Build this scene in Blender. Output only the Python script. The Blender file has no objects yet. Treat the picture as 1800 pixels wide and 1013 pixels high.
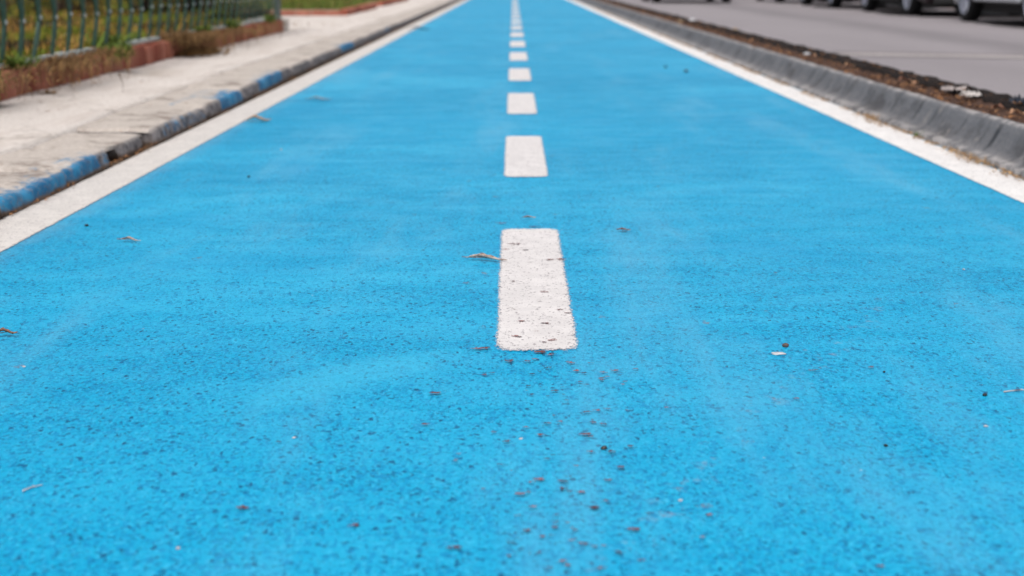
import bpy, bmesh, math, random
from math import sin, cos, pi, radians
from mathutils import Vector, Matrix, noise
R = random.Random(11)
sc = bpy.context.scene
COL = sc.collection

# ------------------------------------------------------------------ camera geometry (metres)
F, H, VX, YH = 2500.0, 0.583, 902.0, -42.0
TH = math.atan(548.5 / F)
def G(px, py, h=0.0):
    """ground point at height h seen at photo pixel (1800 wide)"""
    z = F * (H - h) / (cos(TH) * (py - YH))
    return Vector(((px - VX) * z / F, (z - (H - h) * sin(TH)) / cos(TH), h))

# ------------------------------------------------------------------ node helpers
class N:
    def __init__(s, name):
        s.m = bpy.data.materials.new(name); s.m.use_nodes = True
        s.t = s.m.node_tree; s.t.nodes.clear()
        s.out = s.t.nodes.new('ShaderNodeOutputMaterial')
        s.b = s.t.nodes.new('ShaderNodeBsdfPrincipled')
        s.t.links.new(s.b.outputs[0], s.out.inputs[0])
        tc = s.t.nodes.new('ShaderNodeTexCoord'); s.co = tc.outputs['Object']
    def new(s, k): return s.t.nodes.new(k)
    def l(s, a, b):
        if isinstance(a, (int, float)): b.default_value = a
        elif isinstance(a, tuple): b.default_value = (*a, 1.0) if len(a) == 3 and len(b.default_value) == 4 else a
        else: s.t.links.new(a, b)
    def math(s, op, a, b=0.0, c=None, clamp=False):
        n = s.new('ShaderNodeMath'); n.operation = op; n.use_clamp = clamp
        s.l(a, n.inputs[0]); s.l(b, n.inputs[1])
        if c is not None: s.l(c, n.inputs[2])
        return n.outputs[0]
    def scale(s, v, loc=(0, 0, 0)):
        n = s.new('ShaderNodeMapping'); s.l(s.co, n.inputs[0]); n.inputs['Scale'].default_value = v
        n.inputs['Location'].default_value = loc
        return n.outputs[0]
    def noise(s, sc_, det=2.0, rough=.5, co=None, dist=0.0):
        n = s.new('ShaderNodeTexNoise'); s.l(co or s.co, n.inputs['Vector'])
        n.inputs['Scale'].default_value = sc_; n.inputs['Detail'].default_value = det
        n.inputs['Roughness'].default_value = rough; n.inputs['Distortion'].default_value = dist
        return n.outputs[0]
    def vor(s, sc_, feat='F1', co=None, out=0):
        n = s.new('ShaderNodeTexVoronoi'); n.feature = feat; s.l(co or s.co, n.inputs['Vector'])
        n.inputs['Scale'].default_value = sc_
        return n.outputs[out]
    def step(s, v, a, b, lo=0.0, hi=1.0):
        n = s.new('ShaderNodeMapRange'); n.interpolation_type = 'SMOOTHSTEP'
        s.l(v, n.inputs['Value']); s.l(a, n.inputs['From Min']); s.l(b, n.inputs['From Max'])
        n.inputs['To Min'].default_value = lo; n.inputs['To Max'].default_value = hi
        return n.outputs[0]
    def mix(s, f, a, b):
        n = s.new('ShaderNodeMix'); n.data_type = 'RGBA'
        s.l(f, n.inputs[0]); s.l(a, n.inputs[6]); s.l(b, n.inputs[7])
        return n.outputs[2]
    def attr(s, name, out='Fac'):
        n = s.new('ShaderNodeAttribute'); n.attribute_name = name
        return n.outputs[out]
    def xyz(s):
        n = s.new('ShaderNodeSeparateXYZ'); s.l(s.co, n.inputs[0]); return n.outputs
    def bump(s, h, strength=.5, dist=.01):
        n = s.new('ShaderNodeBump'); s.l(h, n.inputs['Height'])
        n.inputs['Strength'].default_value = strength; n.inputs['Distance'].default_value = dist
        s.t.links.new(n.outputs[0], s.b.inputs['Normal'])
    def fin(s, col, rough=.8, metal=0.0, spec=.5, alpha=None):
        s.l(col, s.b.inputs['Base Color']); s.l(rough, s.b.inputs['Roughness'])
        s.l(metal, s.b.inputs['Metallic']); s.l(spec, s.b.inputs['Specular IOR Level'])
        if alpha is not None: s.l(alpha, s.b.inputs['Alpha'])
        return s.m

def simple(name, col, rough=.7, metal=0.0, var=.25, sc_=30, bump=.3, dist=.004, spec=.5, coat=0.0):
    n = N(name)
    f = n.noise(sc_, 5, .6)
    dark = tuple(c * (1 - var) for c in col); lite = tuple(min(1, c * (1 + var)) for c in col)
    c = n.mix(n.step(f, .3, .7), dark, lite)
    if bump: n.bump(f, bump, dist)
    n.fin(c, rough, metal, spec)
    if coat: n.b.inputs['Coat Weight'].default_value = coat; n.b.inputs['Coat Roughness'].default_value = .06
    return n.m

# ------------------------------------------------------------------ materials
def grainnoise(n): return n.noise(150, 2.5, .6, n.scale((1.1, .62, 1)), .3)
def mat_blue():
    n = N('blue_coating')
    band = n.noise(1.0, 4, .62, n.scale((.6, 1.0, 1)), .8)       # thin and thick coats, rolled crosswise
    mid = n.noise(7, 4, .65, n.scale((.7, 1.2, 1)))
    fine = grainnoise(n)
    coarse = n.noise(75, 2, .6, n.scale((1.1, .7, 1), (5, 2, 0)), .3)
    fine = n.math('ADD', n.math('MULTIPLY', fine, .72), n.math('MULTIPLY', coarse, .28))
    tiny = n.noise(330, 2, .6, n.scale((1, .6, 1)))
    # stone grains: cells of the aggregate, some of them sunk pits between the coated stones
    wv = n.new('ShaderNodeTexNoise'); n.l(n.co, wv.inputs['Vector']); wv.inputs['Scale'].default_value = 90; wv.inputs['Detail'].default_value = 3
    vm = n.new('ShaderNodeVectorMath'); vm.operation = 'MULTIPLY_ADD'
    n.l(wv.outputs['Color'], vm.inputs[0]); vm.inputs[1].default_value = (.009, .012, .0); n.l(n.scale((1.12, .74, 1)), vm.inputs[2])
    def cells(sc_):
        v = n.new('ShaderNodeTexVoronoi'); n.l(vm.outputs[0], v.inputs['Vector']); v.inputs['Scale'].default_value = sc_
        sp = n.new('ShaderNodeSeparateColor'); n.l(v.outputs['Color'], sp.inputs[0]); return sp.outputs
    ca, cb = cells(190), cells(330)
    frac = n.math('ADD', n.step(band, .30, .70, .20, .36), n.math('MULTIPLY', n.math('SUBTRACT', mid, .5), .5))
    frac = n.math('ADD', frac, n.math('MULTIPLY', n.math('SUBTRACT', coarse, .5), .9))
    pit = n.math('MAXIMUM', n.math('LESS_THAN', ca[0], frac), n.math('LESS_THAN', cb[0], n.math('MULTIPLY', frac, .45)))
    deep = n.math('LESS_THAN', ca[0], n.math('MULTIPLY', frac, .30))
    hi = n.math('GREATER_THAN', cb[1], .90)
    smooth = n.mix(n.step(n.math('ADD', band, n.math('MULTIPLY', n.math('SUBTRACT', mid, .5), .3)), .32, .68), (.030, .475, .74), (.0, .370, .635))
    smooth = n.mix(n.step(n.noise(.45, 3, .6, n.scale((.5, 1.2, 1), (7, 3, 0))), .35, .65), smooth, (.0, .375, .64))
    c = n.mix(n.math('MULTIPLY', pit, n.math('ADD', .42, n.math('MULTIPLY', ca[1], .55))), smooth, (.0, .245, .51))  # pit colour: deeper pigment with the hollow's shade painted in
    c = n.mix(n.math('MULTIPLY', deep, n.math('MULTIPLY', ca[2], .95)), c, (.0, .07, .18))
    c = n.mix(n.math('MULTIPLY', hi, .45), c, (.06, .56, .86))
    lump = n.noise(24, 3, .6, n.scale((.8, 1.1, 1), (1, 8, 0)))
    c = n.mix(n.step(lump, .40, .64, 0, .22), c, (.0, .33, .62))
    dk = n.noise(150, 3, .72, n.scale((1, .78, 1), (9, 4, 0)), .1)
    cut = n.math('ADD', n.step(band, .32, .66, .370, .422), n.math('MULTIPLY', n.math('SUBTRACT', mid, .5), .14))
    speck = n.math('SUBTRACT', 1.0, n.step(dk, n.math('SUBTRACT', cut, .022), n.math('ADD', cut, .014)))
    c = n.mix(n.math('MULTIPLY', speck, .45), c, (.0, .075, .19))
    c = n.mix(n.step(n.noise(95, 3, .7, n.scale((1, .75, 1), (2, 6, 0))), .60, .67, 0, .35), c, (.06, .56, .86))
    c = n.mix(n.step(tiny, .62, .75, 0, .2), c, (.10, .52, .76))
    vd = n.vor(16); vc = n.vor(16, out=1)
    sep = n.new('ShaderNodeSeparateColor'); n.l(vc, sep.inputs[0])
    grain = n.math('MULTIPLY', n.math('LESS_THAN', vd, .034), n.math('GREATER_THAN', sep.outputs[0], .70))
    c = n.mix(n.math('MULTIPLY', grain, .6), c, (.55, .62, .68))
    vd2 = n.vor(11, co=n.scale((1, .8, 1), (3.3, 1.7, 0))); vc2 = n.vor(11, co=n.scale((1, .8, 1), (3.3, 1.7, 0)), out=1)
    sp2 = n.new('ShaderNodeSeparateColor'); n.l(vc2, sp2.inputs[0])
    x = n.xyz()
    centre = n.step(n.math('ABSOLUTE', n.math('SUBTRACT', x[0], .13)), .45, .05, 0, .40)
    keep = n.math('GREATER_THAN', sp2.outputs[0], n.math('SUBTRACT', .92, centre))
    rub = n.math('MULTIPLY', keep, n.step(n.math('ADD', vd2, n.math('MULTIPLY', n.math('SUBTRACT', fine, .5), .5)), .09, .04))
    c = n.mix(n.math('MULTIPLY', rub, .6), c, (.22, .10, .09))
    # pinkish scuff trail right of the centre and dull scuffed film
    tr = n.math('SUBTRACT', x[0], n.math('ADD', .107, n.math('MULTIPLY', n.math('SUBTRACT', x[1], 1.37), .48)))
    tr = n.math('ADD', tr, n.math('MULTIPLY', n.math('SUBTRACT', n.noise(3, 2), .5), .12))
    trail = n.math('MULTIPLY', n.step(n.math('ABSOLUTE', tr), .045, .0), n.step(n.noise(28, 4, .75), .54, .68))
    c = n.mix(n.math('MULTIPLY', n.math('MULTIPLY', trail, .4), n.math('LESS_THAN', x[1], 2.5)), c, (.36, .32, .36))
    sc1 = n.step(n.noise(1.3, 4, .7, n.scale((2.2, .35, 1), (2, 9, 0))), .50, .72, 0, .42)
    c = n.mix(sc1, c, (.125, .455, .68))
    sc2 = n.step(n.noise(2.1, 5, .7, n.scale((.9, 1.0, 1), (6, 2, 0))), .50, .68, 0, .34)
    c = n.mix(sc2, c, (.0, .31, .60))
    # pale smear of thick coating left of the centre
    ex = n.math('ADD', n.math('DIVIDE', n.math('ADD', x[0], .255), .11), n.math('MULTIPLY', n.math('SUBTRACT', mid, .5), 3.0))
    ey = n.math('DIVIDE', n.math('SUBTRACT', n.math('SUBTRACT', x[1], 2.04), n.math('MULTIPLY', n.math('ADD', x[0], .255), 1.0)), .085)
    er = n.math('ADD', n.math('MULTIPLY', ex, ex), n.math('MULTIPLY', ey, ey))
    c = n.mix(n.step(er, 2.6, -.4, 0, .42), c, (.055, .50, .75))
    # scuffed soft margin where blue was rolled next to the cream line
    mg = n.step(n.math('ADD', x[0], n.math('MULTIPLY', n.noise(5, 4, .7), .16)), -.93, -1.06, 0, .35)
    c = n.mix(mg, c, (.22, .42, .56))
    hgt = n.math('ADD', n.math('MULTIPLY', n.math('SUBTRACT', 1.0, pit), .6), n.math('MULTIPLY', tiny, .4))
    n.bump(n.math('SUBTRACT', hgt, speck), .6, .0022)
    return n.fin(c, n.step(mid, .3, .7, .36, .46), 0, .09)
M = {}
M['blue'] = mat_blue()

def mat_line(name, edge_axis, half, worn=.5, both=True, col=(.70, .668, .66), length=None):
    """marking paint; edges break up by grain. half = half width (m), length = half length"""
    n = N(name)
    x = n.xyz()
    fine = grainnoise(n)
    g2 = n.noise(300, 2, .7, n.scale((1, .6, 1)))
    wob = n.math('ADD', n.math('MULTIPLY', n.math('SUBTRACT', fine, .5), .010), n.math('MULTIPLY', n.math('SUBTRACT', n.noise(6, 3, .6), .5), .008))
    wob = n.math('ADD', wob, n.math('MULTIPLY', n.math('SUBTRACT', g2, .5), .020))
    dx = n.math('SUBTRACT', half, n.math('ABSOLUTE', x[0]))
    if length is not None:
        dy = n.math('SUBTRACT', length, n.math('ABSOLUTE', x[1])); dy = n.math('MULTIPLY', dy, .5)
        # rounded corners: smooth minimum
        sm = n.new('ShaderNodeMath'); sm.operation = 'SMOOTH_MIN'
        n.l(dx, sm.inputs[0]); n.l(dy, sm.inputs[1]); sm.inputs[2].default_value = .035
        d = sm.outputs[0]
    else: d = dx
    a = n.step(n.math('ADD', d, wob), -.003, .004)
    pit = n.math('SUBTRACT', 1.0, n.step(fine, .34, .41))
    mott = n.noise(14, 4, .65)
    c = n.mix(n.step(mott, .35, .7), tuple(v * .93 for v in col), tuple(min(1, v * 1.06) for v in col))
    pit = n.math('MAXIMUM', pit, n.step(n.noise(112, 3, .72, n.scale((1, .72, 1), (9, 4, 0)), .2), .385, .33))
    c = n.mix(n.math('MULTIPLY', pit, .7), c, (.28, .25, .26))
    c = n.mix(n.step(g2, .63, .72, 0, .5), c, (.86, .84, .84))
    # dark dings worn through to the road
    v = n.noise(26, 3, .7, n.scale((1.0, .9, 1), (1.4, 0.3, 0)), .5)
    c = n.mix(n.step(n.math('ADD', v, n.math('MULTIPLY', n.math('SUBTRACT', g2, .5), .25)), .67, .76, 0, worn), c, (.20, .15, .135))
    n.bump(n.math('ADD', fine, n.math('MULTIPLY', g2, .5)), .5, .003)
    return n.fin(c, .75, 0, .25, a)
DASH_HW, DASH_HL = .0655, .552
M['dash'] = mat_line('white_dash_paint', 0, DASH_HW, .95, length=DASH_HL)
M['line_l'] = mat_line('cream_edge_paint', 0, .073, .5, col=(.66, .62, .585))
M['line_r'] = mat_line('white_edge_paint', 0, .075, .4, col=(.80, .775, .76))

def mat_asphalt():
    n = N('grey_asphalt'); x = n.xyz()
    f = n.noise(160, 3, .7); big = n.noise(.5, 4, .6, n.scale((1.5, .3, 1)))
    c = n.mix(n.step(f, .3, .7), (.245, .222, .232), (.335, .305, .318))
    c = n.mix(n.step(big, .35, .7, 0, .35), c, (.21, .19, .20))
    # tyre-darkened track along the road
    tr = n.math('SUBTRACT', 1.0, n.step(n.math('ABSOLUTE', n.math('SUBTRACT', n.math('ADD', x[0], n.math('MULTIPLY', n.noise(.4), .5)), 4.45)), .05, .55))
    c = n.mix(n.math('MULTIPLY', tr, .45), c, (.15, .138, .145))
    n.bump(f, .4, .004)
    return n.fin(c, .85, 0, .3)
M['asphalt'] = mat_asphalt()
def mat_pavement():
    n = N('pale_pavement')
    f = n.noise(60, 5, .7); big = n.noise(2.2, 5, .65, n.scale((1, .5, 1))); p = n.noise(5, 4, .7)
    c = n.mix(n.step(f, .3, .7), (.58, .52, .475), (.75, .69, .645))
    c = n.mix(n.step(n.noise(3, 5, .7, n.scale((4, .6, 1))), .45, .7, 0, .45), c, (.50, .42, .37))
    c = n.mix(n.step(big, .50, .72, 0, .7), c, (.43, .36, .30))
    c = n.mix(n.step(p, .57, .69, 0, .6), c, (.24, .19, .16))
    cr = n.vor(.9, 'DISTANCE_TO_EDGE', n.scale((1, .6, 1)))
    c = n.mix(n.step(n.math('ADD', cr, n.math('MULTIPLY', n.noise(6, 4, .7), .03)), .022, .012, 0, .3), c, (.30, .26, .23))
    n.bump(n.math('ADD', f, n.math('MULTIPLY', p, 2)), .4, .008)
    return n.fin(c, .9, 0, .2)
M['pavement'] = mat_pavement()
def mat_kerb():
    n = N('worn_kerb_stone')
    f = n.noise(70, 5, .7); big = n.noise(6, 5, .7); x = n.xyz()
    top = n.mix(n.step(f, .3, .7), (.42, .365, .32), (.60, .54, .49))
    top = n.mix(n.step(big, .50, .66, 0, .75), top, (.20, .155, .13))
    face = n.mix(n.step(n.noise(30, 5, .7), .35, .62), (.060, .052, .055), (.27, .245, .245))  # upright face: grime plus painted-in shade, darker than the top
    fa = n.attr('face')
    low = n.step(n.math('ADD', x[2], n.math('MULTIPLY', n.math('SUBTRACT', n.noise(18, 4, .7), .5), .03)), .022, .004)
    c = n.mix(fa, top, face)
    p = n.math('ADD', n.attr('paint'), n.math('MULTIPLY', n.math('SUBTRACT', n.noise(16, 6, .8), .5), 1.7))
    blue = n.mix(n.step(n.noise(12, 5, .7), .35, .65), (.0, .125, .285), (.03, .25, .46))
    cov = n.math('MULTIPLY', n.step(p, .42, .70), n.step(n.attr('paint'), .02, .1))
    cov = n.math('MULTIPLY', cov, n.step(n.noise(55, 4, .75), .36, .52, .45, .95))
    c = n.mix(cov, c, blue)
    c = n.mix(n.math('MULTIPLY', low, .75), c, (.13, .085, .055))
    n.bump(f, .35, .004)
    return n.fin(c, .85, 0, .3)
M['kerb'] = mat_kerb()
def mat_rkerb():
    n = N('grey_cast_kerb')
    st = n.noise(1, 4, .65, n.scale((1.5, 6, 1.5)), .8); st2 = n.noise(1, 3, .6, n.scale((2, 18, 2), (3, 1, 0))); f = n.noise(90, 5, .7)
    big = n.noise(.8, 3)
    c = n.mix(n.step(f, .3, .7), (.105, .105, .113), (.165, .166, .178))
    c = n.mix(n.step(st, .45, .72, 0, .45), c, (.066, .069, .078))
    m = n.math('MULTIPLY', n.step(st2, .56, .64), n.step(big, .35, .55, .35, .9))
    m = n.math('MULTIPLY', m, n.attr('mid'))
    c = n.mix(m, c, (.028, .030, .036))
    c = n.mix(n.math('MULTIPLY', n.step(n.noise(3.2, 4, .65, n.scale((1, 1, 1.5), (0, 5, 0))), .50, .64), .75), c, (.052, .049, .052))
    c = n.mix(n.step(n.noise(14, 5, .75, n.scale((1, 1, 1), (4, 4, 0))), .56, .66, 0, .6), c, (.25, .23, .22))
    c = n.mix(n.math('MULTIPLY', n.attr('rim'), n.step(n.noise(16, 5, .75), .42, .58, .15, 1.0)), c, (.40, .375, .365))
    n.bump(n.math('ADD', f, st), .35, .003)
    return n.fin(c, .8, 0, .35)
M['rkerb'] = mat_rkerb()
def mat_dirt(name, a, b, cc, s=28):
    n = N(name)
    f = n.noise(s, 6, .75); g = n.noise(s * 5, 3, .7); q = n.noise(s / 8, 4, .6)
    c = n.mix(n.step(f, .35, .65), a, b); c = n.mix(n.step(g, .56, .68, 0, .8), c, cc)
    c = n.mix(n.step(q, .45, .65, 0, .4), c, a)
    n.bump(n.math('ADD', f, g), .8, .015)
    return n.fin(c, .95, 0, .1)
M['dirt'] = mat_dirt('median_soil', (.065, .038, .030), (.15, .088, .065), (.28, .16, .10))
M['black_kerb'] = mat_dirt('tar_black_kerb', (.018, .014, .013), (.038, .030, .028), (.075, .055, .047))
def mat_lawn():
    n = N('lawn_soil')
    big = n.noise(1.3, 4, .65); f = n.noise(40, 5, .7)
    c = n.mix(n.step(f, .35, .65), (.13, .068, .024), (.27, .145, .05))
    g = n.mix(n.step(f, .35, .65), (.055, .08, .012), (.12, .15, .025))
    c = n.mix(n.step(big, .42, .56), c, g)
    n.bump(f, .8, .03)
    return n.fin(c, .95, 0, .1)
M['lawn'] = mat_lawn()
def mat_brick(name='red_brick'):
    n = N(name)
    t = n.attr('tint'); f = n.noise(45, 5, .7); st = n.noise(1, 4, .6, n.scale((20, 40, 5)))
    c = n.mix(t, (.26, .070, .045), (.48, .19, .13))
    c = n.mix(n.step(f, .55, .72, 0, .6), c, (.42, .25, .19))
    c = n.mix(n.step(st, .55, .7, 0, .5), c, (.13, .045, .03))
    n.bump(f, .6, .01)
    return n.fin(c, .9, 0, .2)
M['brick'] = mat_brick()
M['mortar'] = simple('mortar', (.36, .25, .20), .95)
M['fence'] = simple('green_fence_paint', (.024, .066, .046), .45, .15, .4, 60)
M['post'] = simple('grey_post_paint', (.07, .085, .08), .5, .1, .3)
M['rail'] = simple('pale_rail_paint', (.38, .41, .39), .5, .1, .25, 30)
M['collar'] = simple('bare_metal', (.46, .50, .48), .4, .7, .15)
M['concrete'] = simple('pale_concrete', (.50, .46, .42), .9)
M['far_pave'] = simple('pinkish_paving', (.56, .42, .37), .9)
M['far_kerb'] = simple('far_kerb_concrete', (.36, .28, .26), .9)
def mat_tint(name, a, b, rough=.7, trans=0.0, spec=.3):
    n = N(name)
    c = n.mix(n.attr('tint'), a, b)
    f = n.noise(80, 4, .6); c = n.mix(n.step(f, .4, .7, 0, .35), c, tuple(v * .5 for v in a))
    return n.fin(c, rough, 0, spec)
M['leafs'] = mat_tint('dry_leaf_bits', (.11, .055, .03), (.50, .24, .10))
M['leafs2'] = mat_tint('ochre_leaf_bits', (.22, .12, .05), (.60, .38, .18))
M['dryweed'] = mat_tint('dried_weed', (.085, .042, .016), (.33, .185, .065))
M['greenweed'] = mat_tint('green_weed', (.05, .085, .012), (.17, .25, .03))
M['shrub'] = mat_tint('dark_shrub_leaves', (.010, .008, .008), (.030, .020, .018))
M['shrub2'] = mat_tint('olive_shrub_leaves', (.05, .045, .015), (.17, .13, .045))
def mat_grass():
    n = N('grass_blades')
    v = n.new('ShaderNodeAttribute'); v.attribute_name = 'gcol'
    return n.fin(v.outputs['Color'], .7, 0, .2)
M['grass'] = mat_grass()
M['bark'] = simple('bark', (.10, .07, .05), .9)

# ------------------------------------------------------------------ object helpers
def tag(o, label=None, cat=None, group=None, kind=None):
    if label: o['label'] = label
    if cat: o['category'] = cat
    if group: o['group'] = group
    if kind: o['kind'] = kind
    return o
def mk(name, verts, faces, mat, parent=None, smooth=False, attrs=None, loc=None, midx=None):
    me = bpy.data.meshes.new(name); me.from_pydata([tuple(v) for v in verts], [], faces); me.update()
    for m in (mat if isinstance(mat, (list, tuple)) else [mat]): me.materials.append(m)
    if smooth: me.polygons.foreach_set('use_smooth', [True] * len(me.polygons))
    if midx: me.polygons.foreach_set('material_index', midx)
    for k, vals in (attrs or {}).items():
        if isinstance(vals[0], (tuple, list)):
            a = me.attributes.new(k, 'FLOAT_COLOR', 'POINT'); a.data.foreach_set('color', [c for v in vals for c in (*v, 1.0)])
        else:
            a = me.attributes.new(k, 'FLOAT', 'POINT'); a.data.foreach_set('value', vals)
    o = bpy.data.objects.new(name, me); COL.objects.link(o)
    if parent: o.parent = parent
    if loc is not None: o.location = loc
    return o
def empty(name, loc=(0, 0, 0), rz=0):
    o = bpy.data.objects.new(name, None); COL.objects.link(o); o.location = loc; o.rotation_euler[2] = rz
    o.empty_display_size = .1
    return o
class MB:
    def __init__(s): s.v = []; s.f = []; s.t = []
    def add(s, vs, fs, t=0.5):
        b = len(s.v); s.v += [Vector(v) for v in vs]; s.f += [tuple(i + b for i in f) for f in fs]; s.t += [t] * len(vs)
    def box(s, x0, x1, y0, y1, z0, z1, t=.5, jit=0):
        vs = [(x, y, z) for z in (z0, z1) for y in (y0, y1) for x in (x0, x1)]
        if jit: vs = [tuple(c + R.uniform(-jit, jit) for c in v) for v in vs]
        s.add(vs, [(0, 2, 3, 1), (4, 5, 7, 6), (0, 1, 5, 4), (2, 6, 7, 3), (0, 4, 6, 2), (1, 3, 7, 5)], t)
    def tube(s, pts, r, n=8, t=.5, cap=True):
        pts = [Vector(p) for p in pts]; rs = r if isinstance(r, (list, tuple)) else [r] * len(pts)
        vs = []; fs = []; up = Vector((0.123, .31, .94))
        for i, p in enumerate(pts):
            d = (pts[min(i + 1, len(pts) - 1)] - pts[max(i - 1, 0)]).normalized()
            a = d.cross(up)
            if a.length < .1: a = d.cross(Vector((1, 0, 0)))
            a.normalize(); b = d.cross(a)
            for k in range(n):
                an = 2 * pi * k / n; vs.append(p + (a * cos(an) + b * sin(an)) * rs[i])
        for i in range(len(pts) - 1):
            for k in range(n):
                fs.append((i * n + k, i * n + (k + 1) % n, (i + 1) * n + (k + 1) % n, (i + 1) * n + k))
        if cap: fs += [tuple(range(n))[::-1], tuple(range((len(pts) - 1) * n, len(pts) * n))]
        s.add(vs, fs, t)
    def build(s, name, mat, parent=None, smooth=False, loc=None, bevel=0):
        o = mk(name, s.v, s.f, mat, parent, smooth, {'tint': s.t} if s.t else None, loc)
        if bevel:
            m = o.modifiers.new('b', 'BEVEL'); m.width = bevel; m.segments = 2; m.limit_method = 'ANGLE'; m.angle_limit = radians(35)
        return o
def nz(x, y, z=0, s=1): return noise.noise(Vector((x * s, y * s, z * s)))
def sweep(name, prof, ys, mat, disp=None, attrs=None, parent=None, smooth=True, thick=None):
    """sweep a profile [(x,z)] along y, disp(x,y,z,i)->(dx,dz)"""
    vs = []; fs = []; at = {k: [] for k in (attrs or {})}; n = len(prof)
    for y in ys:
        for i, (x, z) in enumerate(prof):
            dx, dz = disp(x, y, z, i) if disp else (0, 0)
            vs.append((x + dx, y, z + dz))
            for k, fn in (attrs or {}).items(): at[k].append(fn(y, i))
    for j in range(len(ys) - 1):
        for i in range(n - 1):
            a = j * n + i; fs.append((a, a + 1, a + n + 1, a + n))
    return vs, fs, at
def frange(a, b, st):
    k = max(1, int(round((b - a) / st))); return [a + (b - a) * i / k for i in range(k + 1)]
def spaced(a, b, st0, grow=.02):
    out = [a]
    while out[-1] < b: out.append(min(b, out[-1] + st0 * (1 + grow * max(0, out[-1]) ** 1.5)))
    return out

# ------------------------------------------------------------------ SETTING
# ground far out, below everything
g = mk('ground', [(-400, -60, -.14), (400, -60, -.14), (400, 600, -.14), (-400, 600, -.14)], [(0, 1, 2, 3)], M['lawn']); tag(g, kind='structure')

XL0, XL1 = -1.245, -1.10        # cream line
XR0, XR1 = 1.34, 1.49           # white line
# cycle path: a slab with slight unevenness
xs = frange(-1.225, 1.56, .1)
ys = spaced(-2, 220, .12)
vs = [(x, y, .0025 * nz(x * .9, y * .35)) for y in ys for x in xs]
nx = len(xs)
fs = [(j * nx + i, j * nx + i + 1, (j + 1) * nx + i + 1, (j + 1) * nx + i) for j in range(len(ys) - 1) for i in range(nx - 1)]
path = mk('cycle_path', vs, fs, M['blue'], smooth=True); tag(path, 'bright blue coated cycle path with a dashed white centre line', kind='structure')
mk('path_base', [(-1.6, -2, -.05), (1.7, -2, -.05), (1.7, 220, -.05), (-1.6, 220, -.05)], [(0, 1, 2, 3)], M['asphalt'], path)
def groundz(x, y): return .0025 * nz(x * .9, y * .35)
# centre dashes, parts of the path
P = F * H / (cos(TH) ** 2 * 769.6)
for k in range(0, 40):
    b = (F * H / (cos(TH) * (769.6 / (k + 1.168))) - H * sin(TH)) / cos(TH)
    t = b + P * .558
    cx = .0385; cy = (b + t) / 2
    gx = frange(-.085, .085, .017 * 2); gy = frange(-.60, .60, .1)
    vv = [(x, y, groundz(cx + x, cy + y) + .002) for y in gy for x in gx]; n_ = len(gx)
    ff = [(j * n_ + i, j * n_ + i + 1, (j + 1) * n_ + i + 1, (j + 1) * n_ + i) for j in range(len(gy) - 1) for i in range(n_ - 1)]
    mk('centre_dash', vv, ff, M['dash'], path, True, loc=(cx, cy, 0))
def edgeline(name, xc, hw, mat):
    gx = frange(-hw - .03, hw + .03, .05); gy = spaced(-2, 220, .12)
    vv = [(x, y, groundz(xc + x, y) + .002) for y in gy for x in gx]; n_ = len(gx)
    ff = [(j * n_ + i, j * n_ + i + 1, (j + 1) * n_ + i + 1, (j + 1) * n_ + i) for j in range(len(gy) - 1) for i in range(n_ - 1)]
    return mk(name, vv, ff, mat, path, True, loc=(xc, 0, 0))
edgeline('edge_line', (XL0 - .01 + XL1) / 2, .0725, M['line_l'])
edgeline('edge_line', (XR0 + XR1) / 2, .075, M['line_r'])
# worn spots rubbed through the coating (photo pixel, width px)
spots = [(R.gauss(985, 75), R.uniform(630, 1010), R.uniform(7, 19)) for _ in range(95)] + [(765,694,26),(748,749,20),(1027,767,26),(1058,671,14),(965,650,16),(1012,655,16),(948,847,26),(990,850,20),(914,872,24),(990,991,18),
 (1046,897,26),(797,966,32),(622,927,22),(426,896,30),(1025,960,26),(1120,935,30),(1548,1001,22),(1092,825,22),(962,810,14),(1050,725,18),(952,752,14),(846,615,38),(948,621,30),(968,625,20),
 (895,637,26),(1097,409,16),(1105,565,16),(1346,551,13),(1335,530,14),(1545,530,20),(1363,484,13),(905,431,28),(925,442,18),(890,441,18),(968,459,20),(985,458,26),(958,516,22),(916,567,20),(958,571,22),
 (903,497,16),(942,585,14),(905,594,22),(970,601,20),(955,604,16),(880,395,28),(938,401,26),(1000,553,18),(985,547,16),(820,500,22),(728,380,12),(1100,340,10),(1440,562,9),(1430,655,20),(1530,650,16),(975,379,18),
 (912,595,18),(1680,538,13),(1630,461,14),(1690,487,13),(1790,690,14),(850,578,16),(1065,885,16),(1000,640,14),(1027,659,14),(1080,655,18),(1118,652,12),(975,690,16),(490,780,14),(1130,990,20),(1085,975,18),(1400,705,14),(1415,620,12)]
vs = []; fs = []; tt = []
for (px, py, w) in spots:
    for q in range(2 if w > 15 else 1):
        c = G(px + R.uniform(-.25, .25) * w * (q > 0), py + R.uniform(-2, 2) * (q > 0)); ppm = F / (c.y * cos(TH) + H * sin(TH))
        r = w / ppm / 2 * (1 if q == 0 else .6) * 1.0 * (1.0 if 400 < py < 620 and 870 < px < 1015 else .85 if py < 600 else 1)
        n_ = 15; base = len(vs); vs.append((c.x, c.y, groundz(c.x, c.y) + .0035)); ph = R.uniform(0, 9); tv = R.random(); tt.append(tv)
        for k in range(n_):
            a = 2 * pi * k / n_; rr = r * (.55 + .6 * abs(nz(cos(a) * 2 + ph, sin(a) * 2, ph)) * 2) * R.uniform(.6, 1.15)
            vs.append((c.x + cos(a) * rr, c.y + sin(a) * rr * (.55 if py > 620 else .38), groundz(c.x, c.y) + .0035)); tt.append(tv)
        fs += [(base, base + 1 + k, base + 1 + (k + 1) % n_) for k in range(n_)]
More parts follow.
